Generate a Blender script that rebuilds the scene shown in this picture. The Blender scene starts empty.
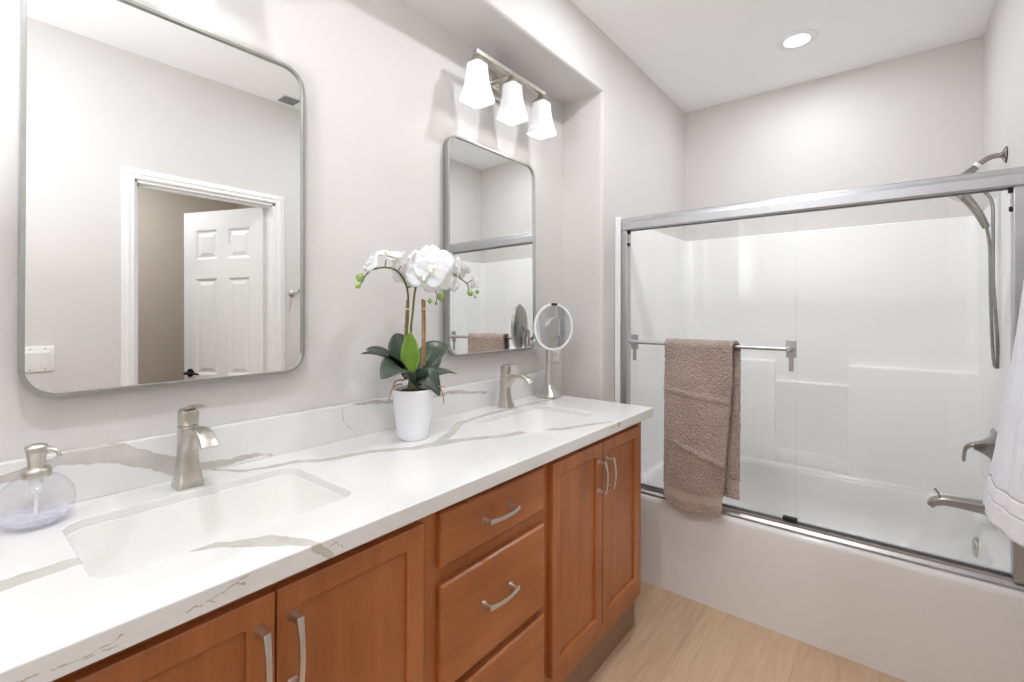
import bpy, bmesh, math, random
from mathutils import Vector, Matrix, noise
random.seed(7)
S = bpy.context.scene
COL = S.collection
PI = math.pi
# ------------------------------------------------------------------ camera, world, exposure
CAM = Vector((1.366, 0.0, 1.3503))
cd = bpy.data.cameras.new('camera')
cam = bpy.data.objects.new('camera', cd); COL.objects.link(cam); S.camera = cam
Rv = Vector((0.77944754, 0.62645821, 0.00341376)); Uv = Vector((-0.00027327, -0.00510923, 0.99998691)); Fv = Vector((-0.62646745, 0.77943827, 0.00381119))
M = Matrix((Rv, Uv, -Fv)).transposed().to_4x4(); M.translation = CAM
cam.matrix_world = M
cd.sensor_width = 36; cd.lens = 468.377 * 36 / 1024; cd.shift_y = (309.415 - 341) / 1024; cd.clip_start = 0.02
w = bpy.data.worlds.new('world'); S.world = w; w.use_nodes = True
w.node_tree.nodes['Background'].inputs[0].default_value = (0.9, 0.93, 1, 1)
w.node_tree.nodes['Background'].inputs[1].default_value = 0.3
S.view_settings.view_transform = 'Standard'; S.view_settings.look = 'None'
S.view_settings.gamma = 1; S.view_settings.use_curve_mapping = False
S.view_settings.exposure = 0.42
S.cycles.use_denoising = True
S.cycles.max_bounces = 12; S.cycles.diffuse_bounces = 8; S.cycles.glossy_bounces = 6; S.cycles.transparent_max_bounces = 16
S.cycles.caustics_reflective = False; S.cycles.caustics_refractive = False
S.cycles.sample_clamp_indirect = 4.0
CAN_POWER = 7.5; TUB_POWER = 4.6; BULB_POWER = 0.22; HALL_POWER = 8.0
LIGHT_COL = (0.955, 0.985, 1.02)
fl = bpy.data.lights.new('bounce_flash', 'AREA'); fl.shape = 'DISK'; fl.size = .35; fl.energy = 24.0; fl.color = (0.94, 0.98, 1.03)   # photographer's flash behind the camera, aimed at the ceiling
flo = bpy.data.objects.new('bounce_flash', fl); COL.objects.link(flo); flo.location = (.62, -.55, 1.50); flo.rotation_euler = (PI, 0, 0)

# ------------------------------------------------------------------ main measurements
HC = 0.94            # counter top height
XF = 0.582           # counter front
D = 0.2445           # wall face in front of the niche
YN = 2.126           # niche right jamb
YT, YB = 2.248, 3.345    # apron face, tub back wall
XR, XW = 1.742, 1.800    # tub right wall, room right wall
ZC, ZN = 2.757, 2.46     # ceiling, niche head
ZT = 0.43            # tub rim
YREAR = -1.5

# ------------------------------------------------------------------ node helpers
def lin(c):
    return tuple(((v / 255) / 12.92 if v / 255 <= 0.04045 else ((v / 255 + 0.055) / 1.055) ** 2.4) for v in c) + (1,)
def newmat(name):
    m = bpy.data.materials.new(name); m.use_nodes = True
    nt = m.node_tree; nt.nodes.clear()
    out = nt.nodes.new('ShaderNodeOutputMaterial'); return m, nt, out
def N(nt, t, **kw):
    n = nt.nodes.new(t)
    for k, v in kw.items():
        if k.startswith('i_'):
            n.inputs[k[2:]].default_value = v
        else: setattr(n, k, v)
    return n
def principled(nt, out, col=(.8, .8, .8, 1), rough=.5, metal=0, spec=.5, **kw):
    p = nt.nodes.new('ShaderNodeBsdfPrincipled')
    p.inputs['Base Color'].default_value = col; p.inputs['Roughness'].default_value = rough
    p.inputs['Metallic'].default_value = metal; p.inputs['Specular IOR Level'].default_value = spec
    for k, v in kw.items(): p.inputs[k].default_value = v
    nt.links.new(p.outputs[0], out.inputs[0]); return p
def pos(nt, scale=(1, 1, 1)):
    g = N(nt, 'ShaderNodeNewGeometry'); mp = N(nt, 'ShaderNodeMapping'); mp.inputs['Scale'].default_value = scale
    nt.links.new(g.outputs['Position'], mp.inputs['Vector']); return mp.outputs[0]
def noise_tex(nt, vec, scale, detail=3, rough=.5, dist=0):
    n = N(nt, 'ShaderNodeTexNoise'); n.inputs['Scale'].default_value = scale; n.inputs['Detail'].default_value = detail
    n.inputs['Roughness'].default_value = rough; n.inputs['Distortion'].default_value = dist
    nt.links.new(vec, n.inputs['Vector']); return n.outputs['Fac']
def ramp(nt, fac, stops):
    r = N(nt, 'ShaderNodeValToRGB'); e = r.color_ramp.elements
    while len(e) < len(stops): e.new(0.5)
    for i, (p, c) in enumerate(stops): e[i].position = p; e[i].color = c
    nt.links.new(fac, r.inputs[0]); return r.outputs[0]
def bump(nt, h, strength, dist, p):
    b = N(nt, 'ShaderNodeBump'); b.inputs['Strength'].default_value = strength; b.inputs['Distance'].default_value = dist
    nt.links.new(h, b.inputs['Height']); nt.links.new(b.outputs[0], p.inputs['Normal'])
def simple(name, rgb, rough=.5, metal=0, spec=.5, var=0.0, vscale=30, bmp=0, bscale=200, **kw):
    m, nt, out = newmat(name); c = lin(rgb)
    p = principled(nt, out, c, rough, metal, spec, **kw)
    v = pos(nt)
    if var:
        f = noise_tex(nt, v, vscale)
        nt.links.new(ramp(nt, f, [(.3, tuple(x * (1 - var) for x in c[:3]) + (1,)), (.7, tuple(min(1, x * (1 + var)) for x in c[:3]) + (1,))]), p.inputs['Base Color'])
    if bmp: bump(nt, noise_tex(nt, v, bscale, 2), bmp, .001, p)
    return m
def emitter(name, rgb, strength):
    m, nt, out = newmat(name); e = N(nt, 'ShaderNodeEmission'); e.inputs[0].default_value = lin(rgb); e.inputs[1].default_value = strength
    nt.links.new(e.outputs[0], out.inputs[0]); return m

WALL = simple('painted_wall', (215, 212, 210), .55, spec=.3, var=.012, vscale=4, bmp=.25, bscale=170)
HALLW = simple('hall_wall', (205, 196, 184), .6, spec=.3, var=.012, bmp=.2, bscale=170)
CEIL = simple('ceiling_paint', (249, 249, 249), .7, spec=.2, bmp=.15, bscale=150)
TRIM = simple('white_trim_paint', (238, 238, 238), .35, var=.01)
DOORM = simple('white_door_paint', (233, 233, 232), .35, var=.01)
NICKEL = simple('brushed_nickel', (205, 200, 191), .28, metal=1, var=.05, vscale=60)
NICKEL_D = simple('satin_nickel_pull', (214, 212, 208), .3, metal=1, var=.05, vscale=60)
FRAME = simple('brushed_steel_frame', (176, 178, 174), .3, metal=1, var=.04)
NICKEL_S = simple('shower_nickel', (158, 153, 147), .24, metal=1, var=.05, vscale=60)
HOSE = simple('metal_hose', (150, 150, 148), .3, metal=1, var=.15, vscale=200)
CHROME = simple('bright_chrome', (215, 215, 215), .12, metal=1, var=.02)
ALU = simple('brushed_aluminium', (184, 185, 187), .38, metal=1, var=.04, vscale=14)
BLACK = simple('black_rubber', (28, 28, 30), .5, var=.1)
BRONZE = simple('dark_bronze', (44, 38, 34), .35, metal=.8, var=.1)
CERAMIC = simple('white_porcelain', (239, 238, 236), .08, spec=.6, var=.004)
POTM = simple('white_pot_glaze', (238, 240, 244), .3, var=.006)
ACRYL = simple('white_acrylic_tub', (228, 228, 228), .14, spec=.55, var=.004)
PLAST = simple('white_plastic', (236, 236, 234), .4, var=.01)
GREYP = simple('vent_grey', (150, 150, 150), .5, var=.02)
SOIL = simple('dark_potting_bark', (46, 34, 24), .9, var=.5, vscale=120, bmp=1, bscale=120)
PETAL = simple('white_petal', (250, 249, 248), .5, var=.015, **{'Subsurface Weight': .25})
LIP = simple('pale_pink_yellow_lip', (244, 234, 218), .5, var=.15, vscale=80)
BUD = simple('green_bud', (150, 180, 96), .45, var=.12, vscale=60)
STEM = simple('green_stem', (104, 106, 56), .5, var=.2, vscale=80)
CANE = simple('bamboo_cane', (172, 138, 92), .55, var=.25, vscale=60)
ROOT = simple('brown_root', (170, 122, 82), .6, var=.2)
RAFFIA = simple('raffia_tie', (214, 196, 150), .7, var=.1)
LEAF = simple('dark_green_leaf', (60, 74, 60), .35, var=.2, vscale=14)
LEAFL = simple('bright_green_leaf', (122, 160, 62), .35, var=.2, vscale=20)

def mk_leaf_bump(): pass

def mat_floor():
    m, nt, out = newmat('light_oak_planks'); p = principled(nt, out, rough=.38, spec=.4)
    v = pos(nt); rot = N(nt, 'ShaderNodeMapping'); rot.inputs['Rotation'].default_value = (0, 0, PI / 2)
    nt.links.new(v, rot.inputs[0])
    b = N(nt, 'ShaderNodeTexBrick'); b.inputs['Scale'].default_value = 1; b.inputs['Brick Width'].default_value = 1.2
    b.inputs['Row Height'].default_value = .18; b.inputs['Mortar Size'].default_value = .0006; b.offset = .37
    b.inputs['Color1'].default_value = (.35, .35, .35, 1); b.inputs['Color2'].default_value = (.65, .65, .65, 1); b.inputs['Mortar'].default_value = (.2, .2, .2, 1)
    nt.links.new(rot.outputs[0], b.inputs['Vector'])
    g = noise_tex(nt, pos(nt, (26, 2.2, 1)), 1.3, 7, .6, 1.2)
    g2 = noise_tex(nt, pos(nt, (110, 5, 1)), 1, 3)
    c = ramp(nt, g, [(.2, lin((182, 153, 124))), (.5, lin((196, 168, 139))), (.8, lin((206, 180, 151)))])
    mx = N(nt, 'ShaderNodeMix', data_type='RGBA', blend_type='SOFT_LIGHT'); mx.inputs[0].default_value = .5
    nt.links.new(c, mx.inputs[6]); nt.links.new(b.outputs[0], mx.inputs[7])
    mx2 = N(nt, 'ShaderNodeMix', data_type='RGBA', blend_type='OVERLAY'); mx2.inputs[0].default_value = .15
    nt.links.new(mx.outputs[2], mx2.inputs[6]); nt.links.new(g2, mx2.inputs[7])
    nt.links.new(mx2.outputs[2], p.inputs['Base Color']); bump(nt, g2, .1, .001, p); return m
FLOOR = mat_floor()

def mat_wood(name, axis):
    m, nt, out = newmat(name); p = principled(nt, out, rough=.28, spec=.5)
    sc = {'z': (16, 16, 1.6), 'y': (16, 1.6, 16)}[axis]
    g = noise_tex(nt, pos(nt, sc), 1.0, 4, .5, .6); f = noise_tex(nt, pos(nt, tuple(s * 9 for s in sc)), 1, 2)
    big = noise_tex(nt, pos(nt), 3.5, 3)
    c = ramp(nt, g, [(.25, lin((154, 92, 50))), (.5, lin((167, 102, 58))), (.78, lin((179, 113, 67)))])
    a = N(nt, 'ShaderNodeMix', data_type='RGBA', blend_type='SOFT_LIGHT'); a.inputs[0].default_value = .5
    nt.links.new(c, a.inputs[6]); nt.links.new(big, a.inputs[7])
    a2 = N(nt, 'ShaderNodeMix', data_type='RGBA', blend_type='SOFT_LIGHT'); a2.inputs[0].default_value = .15
    nt.links.new(a.outputs[2], a2.inputs[6]); nt.links.new(f, a2.inputs[7])
    nt.links.new(a2.outputs[2], p.inputs['Base Color']); bump(nt, f, .06, .0006, p); return m
WOODV = mat_wood('cherry_wood_upright_grain', 'z'); WOODH = mat_wood('cherry_wood_level_grain', 'y')
TOEM = simple('toe_kick_wood', (142, 112, 90), .5, var=.05)

def mat_mirror():
    m, nt, out = newmat('mirror_silvering'); g = N(nt, 'ShaderNodeBsdfGlossy'); g.inputs['Roughness'].default_value = 0.0
    f = noise_tex(nt, pos(nt), 2); nt.links.new(ramp(nt, f, [(0, (.93, .94, .93, 1)), (1, (.95, .955, .95, 1))]), g.inputs[0])
    nt.links.new(g.outputs[0], out.inputs[0]); return m
MIRROR = mat_mirror()

def mat_glass(name, tint, ior=1.45, boost=1.0, rough=0.0):
    m, nt, out = newmat(name)
    t = N(nt, 'ShaderNodeBsdfTransparent'); t.inputs[0].default_value = tint
    g = N(nt, 'ShaderNodeBsdfGlossy'); g.inputs['Roughness'].default_value = rough
    fr = N(nt, 'ShaderNodeLayerWeight'); fr.inputs[0].default_value = .5
    pw = N(nt, 'ShaderNodeMath', operation='POWER'); pw.inputs[1].default_value = 5; nt.links.new(fr.outputs['Facing'], pw.inputs[0])
    mul = N(nt, 'ShaderNodeMath', operation='MULTIPLY_ADD', use_clamp=True); mul.inputs[1].default_value = .9 * boost; mul.inputs[2].default_value = .035
    nt.links.new(pw.outputs[0], mul.inputs[0])
    mx = N(nt, 'ShaderNodeMixShader'); nt.links.new(mul.outputs[0], mx.inputs[0]); nt.links.new(t.outputs[0], mx.inputs[1]); nt.links.new(g.outputs[0], mx.inputs[2])
    nt.links.new(mx.outputs[0], out.inputs[0]); return m
GLASS = mat_glass('clear_door_glass', (.996, .998, .997, 1), 1.45)
BOTTLE = mat_glass('clear_bottle_glass', (.98, .98, .985, 1), 1.45, .8)
def mat_liquid():
    m, nt, out = newmat('lavender_soap'); t = N(nt, 'ShaderNodeBsdfTransparent'); t.inputs[0].default_value = (.97, .97, .99, 1)
    p = N(nt, 'ShaderNodeBsdfPrincipled'); p.inputs['Roughness'].default_value = .1
    f = noise_tex(nt, pos(nt), 60, 3); nt.links.new(ramp(nt, f, [(.35, lin((222, 222, 236))), (.65, lin((246, 246, 250)))]), p.inputs['Base Color'])
    mx = N(nt, 'ShaderNodeMixShader'); mx.inputs[0].default_value = .45
    nt.links.new(t.outputs[0], mx.inputs[1]); nt.links.new(p.outputs[0], mx.inputs[2]); nt.links.new(mx.outputs[0], out.inputs[0]); return m
LIQUID = mat_liquid()

def mat_shade():
    m, nt, out = newmat('opal_glass_shade')
    p = N(nt, 'ShaderNodeBsdfPrincipled'); p.inputs['Base Color'].default_value = lin((248, 248, 250)); p.inputs['Roughness'].default_value = .25
    p.inputs['Emission Color'].default_value = (1, .985, .97, 1); p.inputs['Emission Strength'].default_value = .10
    f = noise_tex(nt, pos(nt), 14, 2); nt.links.new(ramp(nt, f, [(.3, lin((243, 243, 246))), (.7, lin((250, 250, 251)))]), p.inputs['Base Color'])
    nt.links.new(p.outputs[0], out.inputs[0]); return m
SHADE = mat_shade()
BULB = emitter('lit_bulb', (255, 246, 230), 6)
CANLENS = emitter('lit_can_lens', (255, 250, 240), 9)

def mat_surround():
    m, nt, out = newmat('white_tile_pattern_acrylic'); p = principled(nt, out, lin((238, 238, 237)), .38, spec=.35)
    g = N(nt, 'ShaderNodeNewGeometry'); s = N(nt, 'ShaderNodeSeparateXYZ'); nt.links.new(g.outputs[0], s.inputs[0])
    add = N(nt, 'ShaderNodeMath', operation='ADD'); nt.links.new(s.outputs[0], add.inputs[0]); nt.links.new(s.outputs[1], add.inputs[1])
    c = N(nt, 'ShaderNodeCombineXYZ'); nt.links.new(add.outputs[0], c.inputs[0]); nt.links.new(s.outputs[2], c.inputs[1])
    b = N(nt, 'ShaderNodeTexBrick'); b.inputs['Scale'].default_value = 1; b.inputs['Brick Width'].default_value = .25; b.inputs['Row Height'].default_value = .125
    b.inputs['Mortar Size'].default_value = .004; b.inputs['Mortar Smooth'].default_value = 1
    b.inputs['Color1'].default_value = b.inputs['Color2'].default_value = (1, 1, 1, 1); b.inputs['Mortar'].default_value = (0, 0, 0, 1)
    nt.links.new(c.outputs[0], b.inputs['Vector'])
    f = noise_tex(nt, g.outputs[0], 3, 2); nt.links.new(ramp(nt, f, [(.3, lin((236, 237, 236))), (.7, lin((240, 240, 239)))]), p.inputs['Base Color'])
    bump(nt, b.outputs[0], .16, .003, p); return m
TILE = mat_surround()

def mat_cloth(name, dark, light, scale, strength):
    m, nt, out = newmat(name); p = principled(nt, out, rough=.95, spec=.1, **{'Sheen Weight': .3})
    v = pos(nt); f = noise_tex(nt, v, scale, 4, .7); big = noise_tex(nt, v, 9, 3)
    c = ramp(nt, f, [(.3, lin(dark)), (.7, lin(light))])
    a = N(nt, 'ShaderNodeMix', data_type='RGBA', blend_type='SOFT_LIGHT'); a.inputs[0].default_value = .45
    nt.links.new(c, a.inputs[6]); nt.links.new(big, a.inputs[7]); nt.links.new(a.outputs[2], p.inputs['Base Color'])
    bump(nt, f, strength, .004, p); return m
TOWEL = mat_cloth('taupe_terry', (142, 125, 115), (206, 188, 177), 210, 1.0)
BAND = mat_cloth('taupe_woven_band', (176, 159, 148), (190, 172, 161), 300, .2)
WTOWEL = mat_cloth('white_terry', (226, 229, 238), (242, 244, 250), 230, .5)
WBAND = mat_cloth('white_woven_band', (232, 235, 243), (240, 242, 249), 300, .15)

# quartz: white with hand-placed grey veins (distance to 3D segments)
BANDS = [ # point, half-width chains
 [((.339, -.06, .94), .016), ((.339, .068, .94), .013), ((.333, .157, .94), .010), ((.40, .25, .94), .012), ((.461, .329, .94), .006), ((.502, .376, .94), .013), ((.545, .41, .94), .009), ((.584, .430, .932), .005), ((.584, .455, .910), .004)],
 [((.02, .06, 1.01), .006), ((.02, .172, 1.038), .010), ((.02, .253, 1.035), .020), ((.02, .325, .998), .017), ((.02, .375, .972), .020), ((.02, .428, .958), .010), ((.02, .496, .954), .007), ((.02, .558, .957), .005), ((.02, .604, .945), .001)],
 [((.02, .46, .94), .003), ((.084, .506, .94), .007), ((.103, .561, .94), .006), ((.112, .621, .94), .009), ((.16, .683, .94), .006), ((.175, .741, .94), .011), ((.195, .817, .94), .009), ((.262, .912, .94), .011), ((.282, 1.0, .94), .020), ((.304, 1.06, .94), .013), ((.381, 1.186, .94), .012), ((.409, 1.309, .94), .010), ((.481, 1.387, .94), .010), ((.524, 1.516, .94), .008), ((.582, 1.62, .93), .006)],
 [((.272, 1.0, .94), .014), ((.22, 1.10, .94), .012), ((.142, 1.22, .94), .013), ((.124, 1.401, .94), .010), ((.127, 1.694, .94), .008), ((.15, 1.85, .94), .006)],
 [((.02, .86, 1.05), .002), ((.02, .93, 1.045), .006), ((.02, 1.1, 1.02), .003), ((.02, 1.3, 1.03), .006), ((.02, 1.5, 1.00), .004)],
]
CRACKS = [
 [((.582, .064, .919), .0010), ((.582, .115, .916), .0013), ((.582, .149, .919), .001), ((.582, .172, .929), .001)],
 [((.582, .12, .914), .001), ((.582, .155, .912), .001)],
 [((.582, .235, .916), .0014), ((.582, .262, .922), .0012), ((.582, .283, .924), .0012), ((.582, .315, .934), .002)],
 [((.582, .262, .922), .0015), ((.582, .275, .914), .0015)],
 [((.582, .300, .930), .001), ((.582, .312, .922), .002)],
 [((.582, .455, .925), .0012), ((.582, .468, .930), .0015), ((.582, .480, .912), .0012)],
 [((.02, .819, 1.05), .0012), ((.02, .822, 1.004), .0012), ((.02, .847, .974), .001), ((.02, .869, .95), .001)],
 [((.02, .875, 1.058), .002), ((.02, .953, 1.044), .0015)],
 [((.53, 1.255, .94), .0007), ((.44, 1.27, .94), .0007)],
 [((.582, 1.543, .93), .0015), ((.582, 1.59, .922), .002)],
]
def seg_group():
    ng = bpy.data.node_groups.new('segment_distance', 'ShaderNodeTree')
    for n, t in (('P', 'NodeSocketVector'), ('A', 'NodeSocketVector'), ('AB', 'NodeSocketVector'), ('InvLen', 'NodeSocketFloat'), ('WA', 'NodeSocketFloat'), ('DW', 'NodeSocketFloat')):
        ng.interface.new_socket(n, in_out='INPUT', socket_type=t)
    ng.interface.new_socket('D', in_out='OUTPUT', socket_type='NodeSocketFloat')
    i = ng.nodes.new('NodeGroupInput'); o = ng.nodes.new('NodeGroupOutput'); L = ng.links.new
    def V(op, a, b=None):
        n = ng.nodes.new('ShaderNodeVectorMath'); n.operation = op; L(a, n.inputs[0])
        if b is not None: L(b, n.inputs[1])
        return n
    def Mt(op, a, b=None, c=None, clamp=False):
        n = ng.nodes.new('ShaderNodeMath'); n.operation = op; n.use_clamp = clamp; L(a, n.inputs[0])
        if b is not None: L(b, n.inputs[1])
        if c is not None: L(c, n.inputs[2])
        return n.outputs[0]
    pa = V('SUBTRACT', i.outputs['P'], i.outputs['A']).outputs[0]
    h = Mt('MULTIPLY', V('DOT_PRODUCT', pa, i.outputs['AB']).outputs['Value'], i.outputs['InvLen'], clamp=True)
    s = ng.nodes.new('ShaderNodeVectorMath'); s.operation = 'SCALE'; L(i.outputs['AB'], s.inputs[0]); L(h, s.inputs['Scale'])
    ln = V('LENGTH', V('SUBTRACT', pa, s.outputs[0]).outputs[0]).outputs['Value']
    L(Mt('SUBTRACT', ln, Mt('MULTIPLY_ADD', h, i.outputs['DW'], i.outputs['WA'])), o.inputs[0])
    return ng
def mat_quartz():
    m, nt, out = newmat('veined_white_quartz'); p = principled(nt, out, rough=.09, spec=.5); L = nt.links.new
    g = N(nt, 'ShaderNodeNewGeometry'); sg = seg_group()
    def warp(scale, amp, src):
        n = N(nt, 'ShaderNodeTexNoise'); n.inputs['Scale'].default_value = scale; n.inputs['Detail'].default_value = 4; L(g.outputs[0], n.inputs['Vector'])
        s = N(nt, 'ShaderNodeVectorMath', operation='SUBTRACT'); s.inputs[1].default_value = (.5, .5, .5); L(n.outputs['Color'], s.inputs[0])
        k = N(nt, 'ShaderNodeVectorMath', operation='SCALE'); k.inputs['Scale'].default_value = amp; L(s.outputs[0], k.inputs[0])
        a = N(nt, 'ShaderNodeVectorMath', operation='ADD'); L(src, a.inputs[0]); L(k.outputs[0], a.inputs[1]); return a.outputs[0]
    def chainmin(chains, P):
        d = None
        for ch in chains:
            for (a, wa), (b, wb) in zip(ch[:-1], ch[1:]):
                A, B = Vector(a), Vector(b); n = N(nt, 'ShaderNodeGroup'); n.node_tree = sg
                n.inputs['A'].default_value = A; n.inputs['AB'].default_value = B - A; n.inputs['InvLen'].default_value = 1 / (B - A).length_squared
                n.inputs['WA'].default_value = wa; n.inputs['DW'].default_value = wb - wa; L(P, n.inputs['P'])
                if d is None: d = n.outputs[0]
                else:
                    q = N(nt, 'ShaderNodeMath', operation='MINIMUM'); L(d, q.inputs[0]); L(n.outputs[0], q.inputs[1]); d = q.outputs[0]
        return d
    dB = chainmin([[(pp, ww * k) for pp, ww in ch] for ch, k in zip(BANDS, (1.45, 1.05, 1.35, 1.2, 1))], warp(34, .018, g.outputs[0])); dC = chainmin([[(pp, ww * .6) for pp, ww in ch] for ch in CRACKS], warp(70, .012, g.outputs[0]))
    def mask(d, lo, hi):
        r = N(nt, 'ShaderNodeMapRange', interpolation_type='SMOOTHSTEP'); r.inputs['From Min'].default_value = lo; r.inputs['From Max'].default_value = hi
        r.inputs['To Min'].default_value = 1; r.inputs['To Max'].default_value = 0; L(d, r.inputs['Value']); return r.outputs[0]
    def mix(fac, a, b):
        x = N(nt, 'ShaderNodeMix', data_type='RGBA'); L(fac, x.inputs[0])
        for s, k in ((a, 6), (b, 7)):
            if isinstance(s, tuple): x.inputs[k].default_value = s
            else: L(s, x.inputs[k])
        return x.outputs[2]
    cl = ramp(nt, noise_tex(nt, g.outputs[0], 3.2, 4, .6, .8), [(.35, lin((223, 223, 221))), (.6, lin((230, 230, 229)))])
    vein = ramp(nt, noise_tex(nt, g.outputs[0], 14, 4), [(.3, lin((184, 180, 172))), (.7, lin((206, 203, 196)))])
    c = mix(mask(dB, -.001, .0025), cl, vein)
    ed = N(nt, 'ShaderNodeMath', operation='ABSOLUTE'); L(dB, ed.inputs[0])
    em = N(nt, 'ShaderNodeMath', operation='MULTIPLY'); L(mask(ed.outputs[0], .0002, .0022), em.inputs[0])
    L(ramp(nt, noise_tex(nt, g.outputs[0], 9, 3), [(.45, (0, 0, 0, 1)), (.65, (.55, .55, .55, 1))]), em.inputs[1])
    c = mix(em.outputs[0], c, lin((178, 166, 152)))
    c = mix(mask(dC, -.0005, .0012), c, lin((182, 170, 160)))
    L(c, p.inputs['Base Color']); return m
QUARTZ = mat_quartz()

# ------------------------------------------------------------------ object helpers
def tag(o, label=None, cat=None, group=None, kind=None):
    for k, v in (('label', label), ('category', cat), ('group', group), ('kind', kind)):
        if v: o[k] = v
    return o
def thing(name, loc, label, cat, group=None, rot=None):
    o = bpy.data.objects.new(name, None); COL.objects.link(o); o.location = loc; o.empty_display_size = .02
    if rot: o.rotation_euler = rot
    return tag(o, label, cat, group)
def obj(name, bm, mat, parent=None, smooth=True, bevel=0, subsurf=0, local=False, angle=35, segs=2):
    """bmesh in world coordinates (local=True: in the parent's own frame) -> one mesh object"""
    me = bpy.data.meshes.new(name); bmesh.ops.recalc_face_normals(bm, faces=bm.faces)
    o = bpy.data.objects.new(name, me); COL.objects.link(o)
    if parent:
        if not local:
            off = Vector(); q = parent
            while q: off += Vector(q.location); q = q.parent
            bmesh.ops.translate(bm, verts=bm.verts, vec=-off)
        o.parent = parent
    bm.to_mesh(me); bm.free(); me.materials.append(mat)
    if smooth:
        for f in me.polygons: f.use_smooth = True
        me.set_sharp_from_angle(angle=math.radians(angle))
    if bevel:
        b = o.modifiers.new('bevel', 'BEVEL'); b.width = bevel; b.segments = segs; b.limit_method = 'ANGLE'; b.angle_limit = math.radians(50); b.harden_normals = False
    if subsurf:
        s = o.modifiers.new('subsurf', 'SUBSURF'); s.levels = s.render_levels = subsurf
    return o
def origin(o, p):
    """move a top-level mesh's origin to p without moving the mesh"""
    p = Vector(p); o.data.transform(Matrix.Translation(-p)); o.location = p; return o
def box(bm, x0, x1, y0, y1, z0, z1):
    vs = [bm.verts.new((x, y, z)) for x in (x0, x1) for y in (y0, y1) for z in (z0, z1)]
    for f in ((0, 1, 3, 2), (4, 6, 7, 5), (0, 4, 5, 1), (2, 3, 7, 6), (0, 2, 6, 4), (1, 5, 7, 3)): bm.faces.new([vs[i] for i in f])
    return bm
def B(*a): return box(bmesh.new(), *a)
def loft(bm, rings, cap0=True, cap1=True, closed=True):
    R = [[bm.verts.new(p) for p in r] for r in rings]; n = len(R[0])
    for a, b in zip(R[:-1], R[1:]):
        for i in range(n if closed else n - 1):
            j = (i + 1) % n; bm.faces.new((a[i], a[j], b[j], b[i]))
    if cap0: bm.faces.new(R[0][::-1])
    if cap1: bm.faces.new(R[-1])
    return bm
def rrect(w, h, r, seg=4):
    pts = []; r = min(r, w / 2 - 1e-5, h / 2 - 1e-5)
    for cx, cy, a0 in ((w / 2 - r, h / 2 - r, 0), (-w / 2 + r, h / 2 - r, 90), (-w / 2 + r, -h / 2 + r, 180), (w / 2 - r, -h / 2 + r, 270)):
        for k in range(seg + 1):
            a = math.radians(a0 + 90 * k / seg); pts.append((cx + r * math.cos(a), cy + r * math.sin(a)))
    return pts
def rr3(cx, cy, z, w, h, r, seg=4): return [Vector((cx + x, cy + y, z)) for x, y in rrect(w, h, r, seg)]
def circ(c, r, n=24, ax='z'):
    c = Vector(c); out = []
    for k in range(n):
        a = 2 * PI * k / n; u, v = r * math.cos(a), r * math.sin(a)
        out.append(c + {'z': Vector((u, v, 0)), 'x': Vector((0, u, v)), 'y': Vector((v, 0, u))}[ax])
    return out
def lathe(bm, c, prof, n=32, ax='z', cap0=True, cap1=True):
    c = Vector(c); e = {'z': Vector((0, 0, 1)), 'x': Vector((1, 0, 0)), 'y': Vector((0, 1, 0))}[ax]
    return loft(bm, [circ(c + e * h, r, n, ax) for r, h in prof], cap0, cap1)
def smoothpath(pts, n=8):
    P = [Vector(p) for p in pts]; P = [2 * P[0] - P[1]] + P + [2 * P[-1] - P[-2]]; out = []
    for i in range(1, len(P) - 2):
        for k in range(n):
            t = k / n; a, b, c, d = P[i - 1:i + 3]
            out.append(.5 * ((2 * b) + (c - a) * t + (2 * a - 5 * b + 4 * c - d) * t * t + (3 * b - a - 3 * c + d) * t ** 3))
    out.append(P[-2]); return out
def interp(vals, n):
    m = len(vals) - 1; out = []
    for i in range(n):
        t = i / (n - 1) * m; k = min(int(t), m - 1); out.append(vals[k] + (vals[k + 1] - vals[k]) * (t - k))
    return out
def tube(bm, path, r, n=12, cap=True):
    rr = r if isinstance(r, (list, tuple)) else [r]; rr = interp(list(rr), len(path)) if len(rr) > 1 else rr * len(path)
    T = [(path[min(i + 1, len(path) - 1)] - path[max(i - 1, 0)]).normalized() for i in range(len(path))]
    u = T[0].orthogonal().normalized(); rings = []
    for p, t, q in zip(path, T, rr):
        u = (u - t * u.dot(t)).normalized(); v = t.cross(u)
        rings.append([p + (u * math.cos(2 * PI * k / n) + v * math.sin(2 * PI * k / n)) * q for k in range(n)])
    return loft(bm, rings, cap, cap)
def sweep_rect(bm, path, axis, w, h, rad=.15):
    axis = Vector(axis).normalized(); n = len(path)
    W = interp(w, n) if isinstance(w, (list, tuple)) else [w] * n; H = interp(h, n) if isinstance(h, (list, tuple)) else [h] * n; rings = []
    for i, p in enumerate(path):
        t = (path[min(i + 1, n - 1)] - path[max(i - 1, 0)]).normalized(); q = t.cross(axis).normalized()
        rings.append([p + axis * x + q * y for x, y in rrect(W[i], H[i], min(W[i], H[i]) * rad, 2)])
    return loft(bm, rings)
def struct(name, bm, mat, **kw):
    o = obj(name, bm, mat, **kw); o['kind'] = 'structure'; return o
def copy_tree(root, loc, label, group=None):
    r = root.copy(); COL.objects.link(r); r.location = loc; r['label'] = label
    if group: r['group'] = group
    for ch in list(root.children):
        c = ch.copy(); COL.objects.link(c); c.parent = r
        for g in list(ch.children):
            e = g.copy(); COL.objects.link(e); e.parent = c
    return r

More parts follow.
